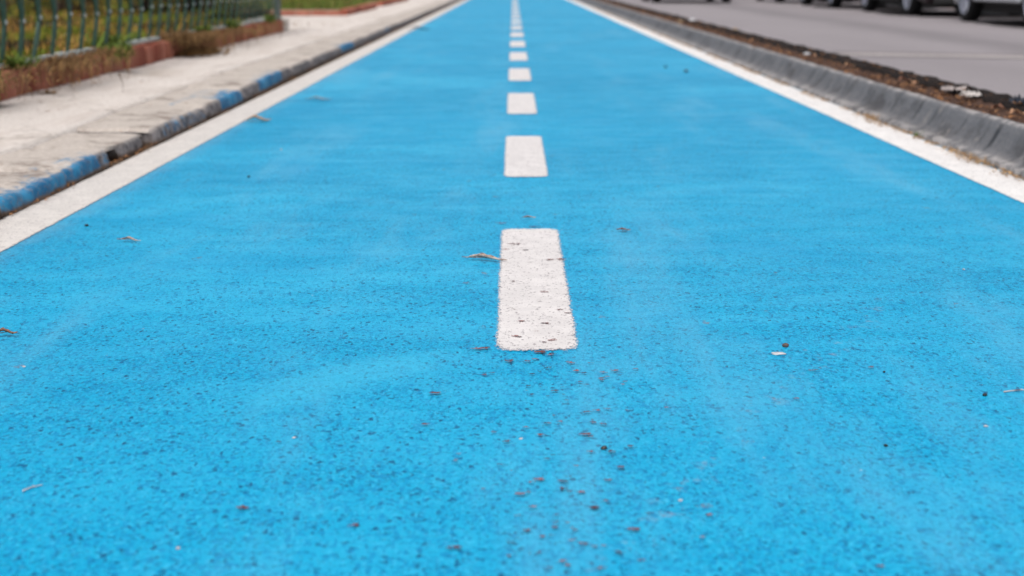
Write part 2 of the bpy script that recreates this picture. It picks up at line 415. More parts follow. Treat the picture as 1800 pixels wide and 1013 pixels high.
def mat_spot():
    n = N('bared_asphalt')
    c = n.mix(n.attr('tint'), (.06, .022, .020), (.36, .105, .07)); f = n.noise(300, 3, .7)
    c = n.mix(n.step(f, .5, .6, 0, .6), c, (.04, .12, .20))
    n.bump(f, .5, .003)
    return n.fin(c, .9, 0, .2, n.step(n.noise(170, 3, .75, n.scale((1, .7, 1))), .38, .48))
M['spot'] = mat_spot()
mk('worn_patches', vs, fs, M['spot'], path, attrs={'tint': tt})

# ---- left kerb
tag(mk('gutter_dirt', [(-1.62, -2, -.003), (-1.20, -2, -.003), (-1.20, 220, -.003), (-1.62, 220, -.003)], [(0, 1, 2, 3)], mat_dirt('gutter_soil', (.10, .07, .05), (.27, .19, .13), (.40, .24, .12), 40)), 'brown grit under and beside the left kerb stones', kind='structure')
paint = [(3.46, 4.30, .78, 1), (4.30, 4.44, .55, 1), (4.60, 4.95, .28, 1), (5.12, 5.9, .45, 1), (6.2, 6.75, 1.0, .6), (7.2, 8.0, .75, .8), (8.0, 8.4, .2, 1), (10.8, 11.7, .8, .8), (14.5, 15.2, .5, .8)]
def pval(y):
    for a, b, v, w in paint:
        if a <= y <= b: return v
    return 0.0
def kx(y): return XL0 - .012 + .004 * math.sin(y * 1.1) - .035 * max(0, min(1, (y - 4.5) / 4))
def kh(y): return .050 + .018 * max(0, min(1, (y - 4) / 3))
bounds = [-2, -1.2, -.4, .4, 1.2, 1.95, 2.75, 3.46, 3.99, 4.47, 4.985, 5.90, 6.75, 7.55, 8.4]
while bounds[-1] < 60: bounds.append(bounds[-1] + .85)
vs = []; fs = []; at = {'face': [], 'paint': []}
prof = [(0, -.06, 1), (.004, 0, 1), (.003, .35, 1), (-.001, .82, 1), (-.009, .97, .6), (-.024, 1.0, 0), (-.09, 1.03, 0), (-.16, 1.0, 0), (-.22, 1.05, 0), (-.275, 1.06, 0), (-.30, .2, 1)]
for bi in range(len(bounds) - 1):
    y0, y1 = bounds[bi] + .006, bounds[bi + 1] - .006
    off = R.uniform(-.006, .006); lift = R.uniform(-.004, .004)
    if bi == 9: y0 += .12; y1 -= .08; off = -.012; lift = -.006
    if bi == 8: y1 -= .03
    if bi == 10: y0 += .01
    yy = frange(y0, y1, .03 if y0 < 12 else .12); base = len(vs); n_ = len(prof)
    rows = len(yy)
    for j, y in enumerate(yy):
        e = min(y - y0, y1 - y); rnd = .012 * max(0, 1 - e / .03) ** 1.5
        for i, (px_, pz, fa) in enumerate(prof):
            w = (.0045 * nz(y * 4, px_ * 20, pz * 3) + .0012 * nz(y * 17, px_ * 30)) * (1 if i > 1 else .3)
            z = kh(y) * pz + (lift if pz > .5 else 0) + (w if pz > .5 else 0) - (rnd if pz > .7 else 0) + .0012 * nz(y * 30, px_ * 60)
            x = kx(y) + px_ + off + w * .8 - (rnd if i < 5 else 0)
            ch = max(0, nz(y * 7, 3.3, bi) - .18) * (.05 if i in (3, 4, 5) else (.02 if i in (2, 6) else 0)) + max(0, nz(y * 19, 8.1, bi) - .25) * (.022 if i in (3, 4, 5) else 0)
            z -= ch * .7; x -= ch * .5
            if i >= 5: y_ = bounds[bi] + .003 + (y - y0) / (y1 - y0) * (bounds[bi + 1] - bounds[bi] - .006)
            else: y_ = y
            vs.append((x, y_, z)); at['face'].append(fa)
            p = pval(y) * (1.0 if 2 <= i <= 4 else (.72 if i == 5 else (.42 if i == 6 else (.30 if i == 7 else (.15 if i == 1 else .0)))))
            if i == 7 and bi in (11,): p = .5
            at['paint'].append(p)
    for j in range(rows - 1):
        for i in range(n_ - 1):
            a = base + j * n_ + i; fs.append((a, a + n_, a + n_ + 1, a + 1))
    for row in (0, rows - 1):
        b3 = len(vs); ring = [vs[base + row * n_ + i] for i in range(n_)]; vs += ring; at['face'] += [1] * n_; at['paint'] += [0] * n_  # end caps take the dark face colour: shade in the gaps painted in
        fs.append(tuple(b3 + i for i in range(n_)) if row == 0 else tuple(b3 + i for i in range(n_))[::-1])
tag(mk('kerb', vs, fs, M['kerb'], smooth=True, attrs=at), 'low worn kerb stones with splashes of blue paint beside the cream line', kind='structure')

# ---- left pavement: slightly higher, ragged inner ridge
WX = -2.15
ys = spaced(-2, 220, .06, .03)
def pave_row(y):
    e = -1.535 + .012 * nz(0, y * 3) + .02 * nz(0, y * .8) - .03 * max(0, min(1, (y - 4.5) / 4))
    pts = [(e + .02, .02), (e + .004, kh(y) + .004), (e - .012, kh(y) + .013), (e - .07, kh(y) + .010)]
    for x in frange(e - .16, WX - .12, .11)[0:6]: pts.append((x, kh(y) + .006 + .006 * nz(x * 3, y * 2)))
    return pts
vs = []; fs = []; n_ = None
for y in ys:
    r = pave_row(y)[:]
    xs_ = [p[0] for p in r]
    r = r[:4] + [((r[3][0]) + (WX - .14 - r[3][0]) * (i + 1) / 7, kh(y) + .007 + .008 * nz(i * .3, y * 2.2) + .003 * nz(i * 2, y * 9)) for i in range(7)]
    n_ = len(r)
    for x, z in r: vs.append((x + .004 * nz(x * 9, y * 12), y, z))
for j in range(len(ys) - 1):
    for i in range(n_ - 1):
        a = j * n_ + i; fs.append((a, a + n_, a + n_ + 1, a + 1))
tag(mk('pavement', vs, fs, M['pavement'], smooth=True), 'pale dusty concrete pavement left of the kerb', kind='structure')
# side opening between the planting beds
tag(mk('paved_gap', [(-3.25, 13.9, .071), (-2.27, 13.9, .071), (-2.27, 80, .071), (-3.25, 80, .071)], [(0, 1, 2, 3)], M['pavement']), kind='structure')

# ---- road, far kerb, far pavement
tag(mk('road', [(1.93, -2, -.002), (7.95, -2, -.002), (7.95, 260, -.002), (1.93, 260, -.002)], [(0, 1, 2, 3)], M['asphalt']), 'grey asphalt road beside the median', kind='structure')
road = bpy.data.objects['road']
a0 = G(1500, 96); a1 = G(1800, 104)
def seam(name, dy, w, mat, z):
    vv = []; ff = []
    xs_ = frange(a0.x - .1, 7.6, .25)
    for x in xs_:
        t = (x - a0.x) / (a1.x - a0.x); y = a0.y + (a1.y - a0.y) * min(t, 1.6) * .6 + dy + .03 * nz(x * 2, dy)
        ww = w * (1 + .5 * nz(x * 3, 7))
        vv += [(x, y - ww / 2, z), (x, y + ww / 2, z)]
    for i in range(len(xs_) - 1): ff.append((2 * i, 2 * i + 2, 2 * i + 3, 2 * i + 1))
    mk(name, vv, ff, mat, road)
seam('patch_seam', 0, .42, simple('pale_seam', (.36, .325, .32), .9), .003)
seam('crack', .27, .09, simple('crack_filler', (.10, .075, .075), .9), .005)
fk = MB(); fk.box(7.9, 8.06, -2, 260, -.05, .13); tag(fk.build('far_kerb', M['far_kerb'], bevel=.01), kind='structure')
tag(mk('far_pavement', [(8.06, -2, .125), (40, -2, .125), (40, 260, .125), (8.06, 260, .125)], [(0, 1, 2, 3)], M['far_pave']), kind='structure')

for yc, ln in ((17.3, 2.3), (22.6, 2.5), (27.6, 2.3)):  # dark sheets under the parked cars: their ground shade painted on the road
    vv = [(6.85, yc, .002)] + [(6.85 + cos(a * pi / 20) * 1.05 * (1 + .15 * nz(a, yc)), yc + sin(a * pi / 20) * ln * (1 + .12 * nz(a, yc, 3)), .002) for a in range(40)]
    mk('under_car_shade', vv, [(0, 1 + a, 1 + (a + 1) % 40) for a in range(40)], simple('shade_dark_asphalt', (.030, .024, .024), .8), road)
# ---- right cast kerb (battered face), median soil, dark outer kerb
def rk(y): return .008 * nz(0, y * .35) + .003 * nz(3, y * 3)
rp = [(1.494, -.03, 0, .6), (1.496, .018, 0, .9), (1.512, .024, 0, .8), (1.530, .027, .3, .2), (1.547, .042, .8, 0), (1.562, .065, 1, 0), (1.575, .09, 1, 0), (1.586, .112, .7, .1), (1.596, .122, .1, .9), (1.610, .125, 0, .8), (1.622, .12, 0, .4), (1.63, .03, 0, 0)]
ys = spaced(-2, 160, .05, .05)
vs, fs, at = sweep('k', [(a, b) for a, b, c, d in rp], ys, None, lambda x, y, z, i: (rk(y) + .0035 * nz(x * 50, y * 16), .004 * nz(x * 30, y * 9) - (.012 * max(0, nz(7, y * 7) - .25) * 2 if z > .1 else 0)),
    {'mid': lambda y, i: rp[i][2], 'rim': lambda y, i: rp[i][3]})
tag(mk('cast_kerb', vs, fs, M['rkerb'], smooth=True, attrs=at), 'dark grey cast kerb with streaked sloping face on the right of the path', kind='structure')
ys = spaced(-2, 160, .03, .05)
def medz(x, y): return .110 + .016 * nz(x * 14, y * 9) + .008 * nz(x * 40, y * 30)
xs = frange(1.61, 1.82, .02); nx = len(xs)
vs = [(x, y, medz(x, y)) for y in ys for x in xs]
fs = [(j * nx + i, j * nx + i + 1, (j + 1) * nx + i + 1, (j + 1) * nx + i) for j in range(len(ys) - 1) for i in range(nx - 1)]
tag(mk('median_soil', vs, fs, M['dirt'], smooth=True), 'strip of brown soil and leaves between the two kerbs', kind='structure')
okp = [(1.795, .06), (1.800, .112), (1.815, .126), (1.86, .134), (1.915, .130), (1.935, .110), (1.94, -.03)]
vs, fs, at = sweep('k', okp, ys, None, lambda x, y, z, i: (.022 * nz(x * 12, y * 9), (.014 * nz(x * 10, y * 12) + .007 * nz(x * 30, y * 45)) if z > .1 else 0))
tag(mk('outer_kerb', vs, fs, M['black_kerb'], smooth=True), 'tar-black rough kerb between the soil strip and the road', kind='structure')

# ---- lawn terrain
def lawnz(x, y): return .16 + .03 * nz(x * .8, y * .8) + .012 * nz(x * 5, y * 5)
def lawn(name, x0, x1, y0, y1, dz=0, lab=None):
    xs = frange(x0, x1, .25); ys = frange(y0, y1, .25); nx = len(xs)
    vs = [(x, y, lawnz(x, y) + dz) for y in ys for x in xs]
    fs = [(j * nx + i, j * nx + i + 1, (j + 1) * nx + i + 1, (j + 1) * nx + i) for j in range(len(ys) - 1) for i in range(nx - 1)]
    return tag(mk(name, vs, fs, M['lawn'], smooth=True), lab, kind='structure')
lawn('lawn', -30, -3.2, -2, 60, lab='patchy lawn of grass and ochre earth behind the fence')
lawn('lawn_border', -3.2, -2.27, -2, 13.75)

def blades(name, n, fn, mat, hmin, hmax, w, attr='gcol', curve=.5):
    vs = []; fs = []; cs = []
    for k in range(n):
        p, c = fn()
        if p is None: continue
        a = R.uniform(0, 2 * pi); h = R.uniform(hmin, hmax); d = Vector((cos(a), sin(a), 0)); q = Vector((-d.y, d.x, 0)) * w * R.uniform(.6, 1.2)
        ln = h * R.uniform(.1, curve * 2)
        b = len(vs)
        vs += [p - q, p + q, p + d * ln * .35 + Vector((0, 0, h * .6)) + q * .8, p + d * ln * .35 + Vector((0, 0, h * .6)) - q * .8, p + d * ln + Vector((0, 0, h))]
        fs += [(b, b + 1, b + 2, b + 3), (b + 3, b + 2, b + 4)]
        cs += [c] * 5
    return mk(name, vs, fs, mat, attrs={attr: cs})
def gcol(x, y):
    t = nz(x * 1.6 + 3, y * .9) * 1.5 + .46 + R.uniform(-.25, .25)
    if t < .22: a, b = (.018, .016, .010), (.07, .045, .02)
    elif t < .50: a, b = (.24, .125, .030), (.52, .29, .075)
    else: a, b = (.060, .095, .008), (.22, .27, .025)
    u = R.random(); return tuple(a[i] + (b[i] - a[i]) * u for i in range(3))
def gf():
    y = 4.5 + 22 * R.random() ** 1.3; xm = -.385 * (y + .3) * 1.0
    x = R.uniform(min(xm - .6, -3.0), -2.33)
    if y > 13.6 and x > -3.25: return None, None
    if nz(x * 1.1, y * 1.1, 5) < -.25 and R.random() < .8: return None, None
    return Vector((x, y, lawnz(x, y) - .005)), gcol(x, y)
tag(blades('lawn_grass', 52000, gf, M['grass'], .02, .085, .004), 'short green and straw coloured grass behind the railing', 'grass', kind='stuff')

# ------------------------------------------------------------------ low brick wall, fence
def brick_wall(name, x1, y0, y1, zb, zt, th=.11, along='y', cap=False):
    b = MB(); m = MB()
    if along == 'y':
        m.box(x1 - th + .01, x1 - .012, y0, y1, zb - .05, zt - .012); y = y0
        while y < y1 - .02:
            w = min(.082, y1 - y); z1 = zt + R.uniform(-.012, .004); dx = R.uniform(-.006, .006)
            if R.random() < .06: z1 -= .03
            b.box(x1 - th + dx, x1 + dx, y + .003, y + w - .004, zb - .03, z1, R.random(), .003); y += w + .004
    else:
        xx0, xx1 = y0, y1; yy = x1
        m.box(xx0, xx1, yy + .012, yy + th, zb - .05, zt - .012); x = xx0
        while x < xx1 - .02:
            w = min(.21, xx1 - x)
            for r_ in range(2):
                z0 = zb - .02 + r_ * (zt - zb) / 2
                b.box(x + .003, x + w - .004, yy + R.uniform(-.004, .004), yy + th, z0, z0 + (zt - zb) / 2 - .004, R.random(), .003)
            x += w + .004
    e = empty(name, (0, 0, 0))
    b.build('bricks', M['brick'], e, bevel=.006); m.build('mortar_core', M['mortar'], e)
    return e
w = brick_wall('brick_wall', WX, 2.0, 13.55, .06, .185)
en = MB(); en.box(-2.30, -2.13, 13.57, 13.72, .03, .19, jit=.006); en.build('end_stone', M['concrete'], w, bevel=.012)
tag(w, 'low crumbling red brick wall carrying the green railing on the left', 'wall')

FX = -2.205
fence = empty('metal_fence', (FX, 8, 0)); tag(fence, 'dark green wrought railing with pale bottom rail on the brick wall', 'fence')
fo = Vector((FX, 8, 0))
segs = [(4.2, 5.2), (5.25, 6.3), (6.4, 6.85), (6.95, 7.55), (7.95, 8.95), (9.25, 10.2), (10.22, 11.55), (11.75, 12.75), (12.85, 13.5)]
for i, (a, b_) in enumerate(segs):
    m = MB(); m.box(FX - .022 - fo.x, FX + .020 - fo.x, a - 8, b_ - 8, .194, .216, jit=.003)
    m.build('bottom_rail', M['rail'], fence, bevel=.003)
for zt_, nm in ((.98, 'top_rail'), (.80, 'middle_rail')):
    m = MB(); m.box(-.018, .018, 4.2 - 8, 13.5 - 8, zt_, zt_ + .03); m.build(nm, M['fence'], fence, bevel=.003)
def rib(pts, w_, t_):
    """flat bar along pts in the yz plane"""
    b = MB(); vs = []; fs = []
    for i, p in enumerate(pts):
        d = (pts[min(i + 1, len(pts) - 1)] - pts[max(i - 1, 0)]).normalized(); q = Vector((0, d.z, -d.y)).normalized()
        for sx in (-1, 1):
            for sq in (-1, 1): vs.append(p + Vector((sx * t_ / 2, 0, 0)) + q * sq * w_ / 2)
    for i in range(len(pts) - 1):
        a = i * 4
        for u, v in ((0, 1), (1, 3), (3, 2), (2, 0)): fs.append((a + u, a + v, a + v + 4, a + u + 4))
    fs += [(0, 2, 3, 1), tuple(len(vs) - 4 + k for k in (0, 1, 3, 2))]
    b.add(vs, fs); return b
y = 4.35; k = 0
while y < 13.45:
    tilt = R.uniform(-.02, .02); hc = .395 + R.uniform(-.008, .008)
    if k == 10: tilt = .10
    m = MB()
    for s in (-1, 1):
        pts = []
        for q in range(15):
            z = .216 + (.98 - .216) * q / 14
            if z < hc: sep = .009 + .006 * math.sin(pi * min(1, (hc - z) / .18)) ; lean = tilt * (hc - z) * 2
            else: sep = .006 + .024 * abs(math.sin(pi * (z - hc) / .30)); lean = .05 * math.sin(pi * (z - hc) / .58)
            pts.append(Vector((.030 * math.sin(pi * (z - .216) / .5) if z < .716 else 0, s * sep - lean, z)))
        b2 = rib(pts, .0085, .012); m.add(b2.v, b2.f)
    pk = m.build('picket', M['fence'], fence, loc=(0, y - 8, 0))
    c = MB(); bx = .030 * math.sin(pi * (hc - .216) / .5)
    c.tube([(bx, 0, hc - .010), (bx, 0, hc - .004), (bx, 0, hc + .004), (bx, 0, hc + .010)], [.009, .0135, .0135, .009], 12); c.build('collar', M['collar'], pk, True)
    y += .23; k += 1
m = MB(); m.box(-.03, .03, 13.50 - 8, 13.56 - 8, .19, 1.1); m.build('end_post', M['post'], fence, bevel=.004)

# beds beyond the opening
def bed(lab, x0, x1, y0, y1, zt):
    e = brick_wall('planting_bed', y0, x0, x1, .055, zt, .11, 'x')
    m = MB(); m.box(x0, x1, y0 + .11, y1, .0, zt - .02); m.build('soil', M['lawn'], e)
    b = MB(); yv = y0 + .01
    while yv < y1 - .05:
        b.box(x1 + .002, x1 + .10, yv + .003, min(y1, yv + .2), .03, zt + R.uniform(-.01, .005), R.random(), .003); yv += .206
    b.build('side_bricks', M['brick'], e, bevel=.006)
    vs = []; fs = []; cs = []
    for q in range(5200):
        x = R.uniform(x0, x1 + .03); yy = R.uniform(y0 + .04, y1)
        h = R.uniform(.03, .15); a = R.uniform(0, 6.28); d = Vector((cos(a), sin(a), 0)); qv = Vector((-d.y, d.x, 0)) * .006
        p = Vector((x, yy, zt - .03)); b0 = len(vs)
        vs += [p - qv, p + qv, p + d * h * .5 + Vector((0, 0, h))]; fs.append((b0, b0 + 1, b0 + 2))
        u = R.random(); c = (.05 + .10 * u, .10 + .13 * u, .015 + .02 * u) if R.random() < .8 else (.25, .17, .06)
        cs += [c] * 3
    gg = mk('bed_grass', vs, fs, M['grass'], e, attrs={'gcol': cs}); gg['kind'] = 'stuff'
    tag(e, lab, 'planting bed', 'brick edged planting beds beyond the railing'); return e
bed('brick edged grass bed just past the end of the green railing', -5.0, -2.28, 19.0, 23.2, .16)
bed('smaller looking brick edged grass bed farther along the pavement, behind the first', -5.0, -2.33, 24.8, 31.0, .16)

# ------------------------------------------------------------------ plants
def weed(name, label, loc, n, spread, h, mat, drape=0.0, sy=1.0, cat='weed', group=None, w=.004, leafy=False):
    m = MB()
    for k in range(n):
        a = R.uniform(0, 2 * pi); p = Vector((R.gauss(0, spread * .35), R.gauss(0, spread * .45 * sy), R.uniform(0, .01)))
        d = Vector((cos(a), sin(a) * sy, 0)); 
        if drape:
            d.x = abs(d.x) * .9; kk = nz((p.y + loc[1]) * 3.3, 4.4)
            if kk < -.12 and R.random() < .75: continue
            dr_ = drape * (.35 + 1.6 * max(0, kk + .15))
        else: dr_ = 0
        L = h * R.uniform(.3, 1.2); q0 = R.uniform(.5, 1.25); pts = []; steps = 5
        for i in range(steps + 1):
            t = i / steps
            z = max(-.112 if drape else -9, L * .55 * math.sin(pi * t * (.5 if not drape else .8)) - dr_ * t * t * q0)
            pts.append(p + d * L * .8 * t + Vector((R.uniform(-1, 1), R.uniform(-1, 1), 0)) * .004 + Vector((0, 0, z)))
        q = Vector((-d.y, d.x, .3)).normalized(); vs = []; fs = []
        for i, pt in enumerate(pts):
            ww = w * (1 - .7 * i / steps) * (1.8 if leafy and i in (2, 3) else 1)
            vs += [pt - q * ww, pt + q * ww]
        for i in range(steps): fs.append((2 * i, 2 * i + 1, 2 * i + 3, 2 * i + 2))
        m.add(vs, fs, R.random())
        if leafy:
            for r_ in range(3):
                c = pts[R.randint(2, steps)]; s_ = R.uniform(.004, .010); u = Vector((R.uniform(-1, 1), R.uniform(-1, 1), R.uniform(-.6, .6))).normalized(); v = u.cross(Vector((.3, .2, 1))).normalized()
                m.add([c, c + u * s_ + v * s_ * .45, c + u * s_ * 2, c + u * s_ - v * s_ * .45], [(0, 1, 2, 3)], R.random())
    o = m.build(name, mat, loc=loc)
    return tag(o, label, cat, group)
def wz(px, py): return G(px, py, .19)
weed('green_weed', 'green leafy weed hanging over the brick wall down to the pavement', (-2.14, 7.72, .185), 330, .10, .09, M['greenweed'], .13, 1.0, leafy=True, group='weeds growing over the low wall')
weed('green_weed', 'bright green sprig standing behind the rail above the bare red bricks', (-2.24, 8.0, .19), 110, .10, .13, M['greenweed'], 0, 1.4, leafy=True, group='weeds growing over the low wall')
weed('green_weed', 'small green weed on the wall at the left picture edge', (-2.15, 5.72, .18), 160, .08, .09, M['greenweed'], .10, 1.2, leafy=True, group='weeds growing over the low wall')
weed('green_weed', 'little green tuft by the far end of the railing', (-2.17, 12.8, .19), 90, .07, .10, M['greenweed'], .03, 1.2, leafy=True, group='weeds growing over the low wall')
for (lab, yy, n, sp, h, dr) in [
    ('dense brown dried weeds spilling over the wall beside the leftmost pickets', 5.45, 520, .50, .07, .05),
    ('brown dried weeds matted over the wall top left of the hanging green weed', 6.75, 520, .38, .065, .06),
    ('straggling dried weeds round the hanging green weed', 7.40, 330, .20, .07, .08),
    ('reddish brown dried weeds heaped against the wall past the bare red bricks', 9.30, 1300, .24, .10, .14),
    ('thin dried growth along the wall between heap and railing end', 10.4, 600, .5, .06, .09),
    ('sparse dried growth below the far half of the railing', 11.8, 200, .6, .05, .05)]:
    weed('dried_weeds', lab, (-2.14, yy, .185), n, sp, h, M['dryweed'], dr, 1.5, group='dried weeds along the wall', w=.0022, leafy=True)
weed('dried_weeds', 'low dried weeds lying on the pavement at the foot of the heap', (-2.09, 9.5, .075), 500, .2, .07, M['dryweed'], 0, 1.8, group='dried weeds along the wall', leafy=True)
weed('dried_weeds', 'tiny dried tuft sprouting from the pavement at the wall foot', (-2.07, 6.35, .06), 60, .05, .04, M['dryweed'], 0, 1, group='dried weeds along the wall')

def shrub(label, x, y, rx, rz_, mat, n=6500, leaf=.032, group=None):
    e = empty('shrub', (x, y, lawnz(x, y)))
    m = MB()
    for q in range(7):
        a = R.uniform(0, 6.28); m.tube([(0, 0, -.02), (cos(a) * rx * .3, sin(a) * rx * .3, rz_ * .6), (cos(a) * rx * .55, sin(a) * rx * .55, rz_ * 1.2)], [.014, .009, .003], 6)
    m.build('stems', M['bark'], e)
    m = MB()
    cl = [(Vector((R.gauss(0, rx * .4), R.gauss(0, rx * .4), R.uniform(.02, 1.5) * rz_)), R.uniform(.2, .42) * rx) for _ in range(16)]
    for q in range(n):
        c, r_ = R.choice(cl); d = Vector((R.gauss(0, 1), R.gauss(0, 1), R.gauss(0, 1))).normalized() * r_ * R.uniform(.5, 1.05); p = c + d
        if p.z < 0: p.z = R.uniform(0, .08)
        u = Vector((R.uniform(-1, 1), R.uniform(-1, 1), R.uniform(-.5, .8))).normalized(); v = u.cross(Vector((R.uniform(-.5, .5), .3, 1))).normalized(); s_ = leaf * R.uniform(.6, 1.3)
        m.add([p, p + u * s_ * .5 + v * s_ * .3, p + u * s_, p + u * s_ * .5 - v * s_ * .3], [(0, 1, 2, 3)], R.random())
    m.build('foliage', mat, e)
    tag(e, label, 'shrub', group)
gS = 'shrubs on the lawn behind the railing'
shrub('blackish shrub behind the middle of the railing', -5.0, 15.9, .85, .45, M['shrub'], group=gS)
shrub('blackish shrub just right of the one behind the middle of the railing', -4.1, 15.9, .75, .45, M['shrub'], group=gS)
shrub('blackish shrub nearest the railing end', -3.5, 16.4, .6, .4, M['shrub'], group=gS)
shrub('dark shrub left of the blackish ones, behind the nearer pickets', -6.0, 16.2, .7, .35, M['shrub'], group=gS)
shrub('olive brown shrub behind the leftmost pickets', -6.1, 14.9, .7, .35, M['shrub2'], group=gS)
shrub('olive brown shrub in the top left corner', -7.4, 18.5, .9, .5, M['shrub2'], group=gS)
shrub('straw coloured low shrub between the olive one and the pickets', -4.6, 12.6, .5, .18, M['shrub2'], 1500, group=gS)
shrub('small dark shrub past the second brick edged bed', -2.52, 31.6, .35, .18, M['shrub'], 900, .03, group=gS)

def flower(label, px, py):
    p = G(px, py, .235); e = empty('white_flower', (p.x, p.y, lawnz(p.x, p.y)))
    h = p.z - lawnz(p.x, p.y)
    m = MB(); m.tube([(0, 0, -.01), (.004, 0, h * .6), (0, 0, h)], .0018, 5); m.build('stem', M['greenweed'], e)
    m = MB()
    for k in range(9):
        a = 2 * pi * k / 9; d = Vector((cos(a), sin(a) * .9, .25)); q = Vector((-d.y, d.x, 0)) * .006
        m.add([Vector((0, 0, h)), d * .012 + q + Vector((0, 0, h)), d * .022 + Vector((0, 0, h)), d * .012 - q + Vector((0, 0, h))], [(0, 1, 2, 3)])
    m.build('petals', M['petal'], e); m = MB(); m.tube([(0, 0, h - .002), (0, 0, h + .005)], .005, 8); m.build('flower_centre', M['yellow'], e)
    tag(e, label, 'flower', 'small pale flowers in the grass')
M['petal'] = simple('white_petal', (.85, .8, .76), .6); M['yellow'] = simple('yellow_centre', (.6, .4, .05), .7)
for lab, px, py in [('white flower behind the railing near its middle', 240, 45), ('white flower low in the grass left of the hanging weed', 118, 62), ('pale flower close to the railing end post', 477, 22), ('pale flower two pickets before the railing end', 446, 9), ('white flower between the leftmost pickets', 88, 44)]:
    flower(lab, px, py)

for lab, yy in [('yellow green tuft on the wall above the leftmost dried weeds', 6.25), ('olive tuft on the wall past the reddish brown heap', 10.0), ('olive tuft on the wall midway between heap and railing end', 11.1)]:
    weed('green_weed', lab, (-2.16, yy, .19), 120, .08, .08, M['greenweed'], 0, 1.3, leafy=True, group='weeds growing over the low wall')
# ------------------------------------------------------------------ litter stuff
def litter(name, n, fn, mat, smin, smax, label):
    m = MB()
    for k in range(n):
        p = fn()
        if p is None: continue
        s_ = R.uniform(smin, smax); a = R.uniform(0, 6.28); u = Vector((cos(a), sin(a), R.uniform(-.3, .3))); v = Vector((-sin(a), cos(a), R.uniform(-.4, .4))) * R.uniform(.25, .6)
        lift = Vector((0, 0, s_ * R.uniform(.1, .5)))
        m.add([p - u * s_, p - v * s_ + lift, p + u * s_ + lift * .5, p + v * s_ + lift], [(0, 1, 2), (0, 2, 3)], R.random())
    return tag(m.build(name, mat), label, 'leaf litter', kind='stuff')
def f1():
    y = 2 + 40 * R.random() ** 1.8; x = R.gauss(1.72, .065)
    if x < 1.62 or x > 1.90: return None
    return Vector((x, y, (medz(x, y) if x < 1.79 else .134) + .004))
litter('leaf_litter', 3600, f1, M['leafs'], .004, .017, 'small dry brown leaves strewn over the soil strip')
def f2():
    y = 1.5 + 25 * R.random() ** 1.5
    c = nz(0, y * 2.2, 4) + .5 * nz(2, y * 7)
    if c < -.12: return None
    x = 1.492 + rk(y) - abs(R.gauss(0, .016 + .03 * max(0, c)))
    return Vector((x, y, .007))
litter('kerb_leaf_litter', 8000, f2, M['leafs2'], .0025, .009, 'ochre leaf crumbs along the foot of the right kerb')
def f3():
    y = 1.5 + 25 * R.random() ** 1.4
    c = nz(5, y * 2.0, 1) + .6 * nz(2, y * 6, 8)
    boost = 4.3 < y < 5.2
    if c < -.1 and not boost: return None
    x = kx(y) + abs(R.gauss(0, .010 + .012 * max(0, c))) + (-.01 if boost else 0)
    return Vector((x, y, .007))
litter('gutter_leaf_litter', 3800, f3, M['leafs'], .002, .008, 'brown crumbs and grit along the foot of the left kerb')

def f4():
    y = 3 + 20 * R.random() ** 1.5; x = R.uniform(-2.14, -1.27)
    if nz(x * 3, y * 1.5, 9) < .05 and x > -2.05: return None
    if x < -2.02 or R.random() < .25: return Vector((x, y, kh(y) + .014))
    return None
litter('pavement_leaf_litter', 2600, f4, M['leafs'], .002, .008, 'scattered brown crumbs on the pale pavement, thickest at the wall foot')
# ------------------------------------------------------------------ single leaves and small finds
def leaf_mat(name, a, b):
    n = N(name); x = n.xyz()
    c = n.mix(n.step(n.noise(60, 4, .7), .35, .65), a, b)
    n.bump(n.noise(200, 3), .4, .002); return n.fin(c, .6, 0, .4)
M['leaf_tan'] = leaf_mat('tan_dry_leaf', (.20, .12, .09), (.62, .48, .40))
M['leaf_brown'] = leaf_mat('brown_dry_leaf', (.14, .06, .04), (.34, .16, .09))
M['leaf_orange'] = leaf_mat('orange_dry_leaf', (.34, .17, .09), (.58, .36, .22))
M['leaf_grey'] = leaf_mat('grey_dry_leaf', (.20, .21, .22), (.42, .42, .42))
M['leaf_dark'] = leaf_mat('dark_dry_leaf', (.02, .02, .02), (.08, .06, .055))
def leaf(label, p, L, W, rz, mat, curl=.5, lift=.01, bend=.25, group='fallen leaves on the path', vein=M['leaf_brown']):
    ns, nw = 16, 6; vs = []; fs = []
    for i in range(ns + 1):
        t = i / ns; w_ = W * math.sin(pi * min(.985, max(.015, t)) ** .85) ** .75 * (1 + .12 * math.sin(t * 23))
        cx = (t - .5) * L; cyy = bend * W * math.sin(pi * t * 1.6); cz = lift * (math.sin(pi * t * 1.15 + .4) ** 2) + .002
        for j in range(nw + 1):
            u = (j / nw - .5) * 2; an = u * curl * pi * .5
            if curl > .05: yy = math.sin(an) / (curl * pi * .5) * w_ / 2; zz = (1 - math.cos(an)) / (curl * pi * .5) * w_ / 2
            else: yy, zz = u * w_ / 2, 0
            vs.append((cx + .0008 * nz(i, j), cyy + yy, cz + zz + .0015 * nz(i * .7, j * .9, L * 50)))
    for i in range(ns):
        for j in range(nw):
            a = i * (nw + 1) + j; fs.append((a, a + 1, a + nw + 2, a + nw + 1))
    o = mk('fallen_leaf', vs, fs, mat, None, True); md = o.modifiers.new('s', 'SOLIDIFY'); md.thickness = .0006
    o.location = (p.x, p.y, groundz(p.x, p.y) + .003 if p.z < .01 else p.z); o.rotation_euler[2] = rz
    m = MB(); m.tube([(-L * .62, bend * W * .2, .004), (-L * .5, 0, .004), (0, bend * W * math.sin(.8 * pi), lift * .55 + .002)], [.0006, .0009, .0005], 5)
    m.build('leaf_stalk', vein, o)
    return tag(o, label, 'leaf', group)
leaf('long curled tan and brown leaf resting against the left side of the nearest dash', G(856, 460), .090, .020, radians(-17), M['leaf_tan'], 1.1, .003, .22)
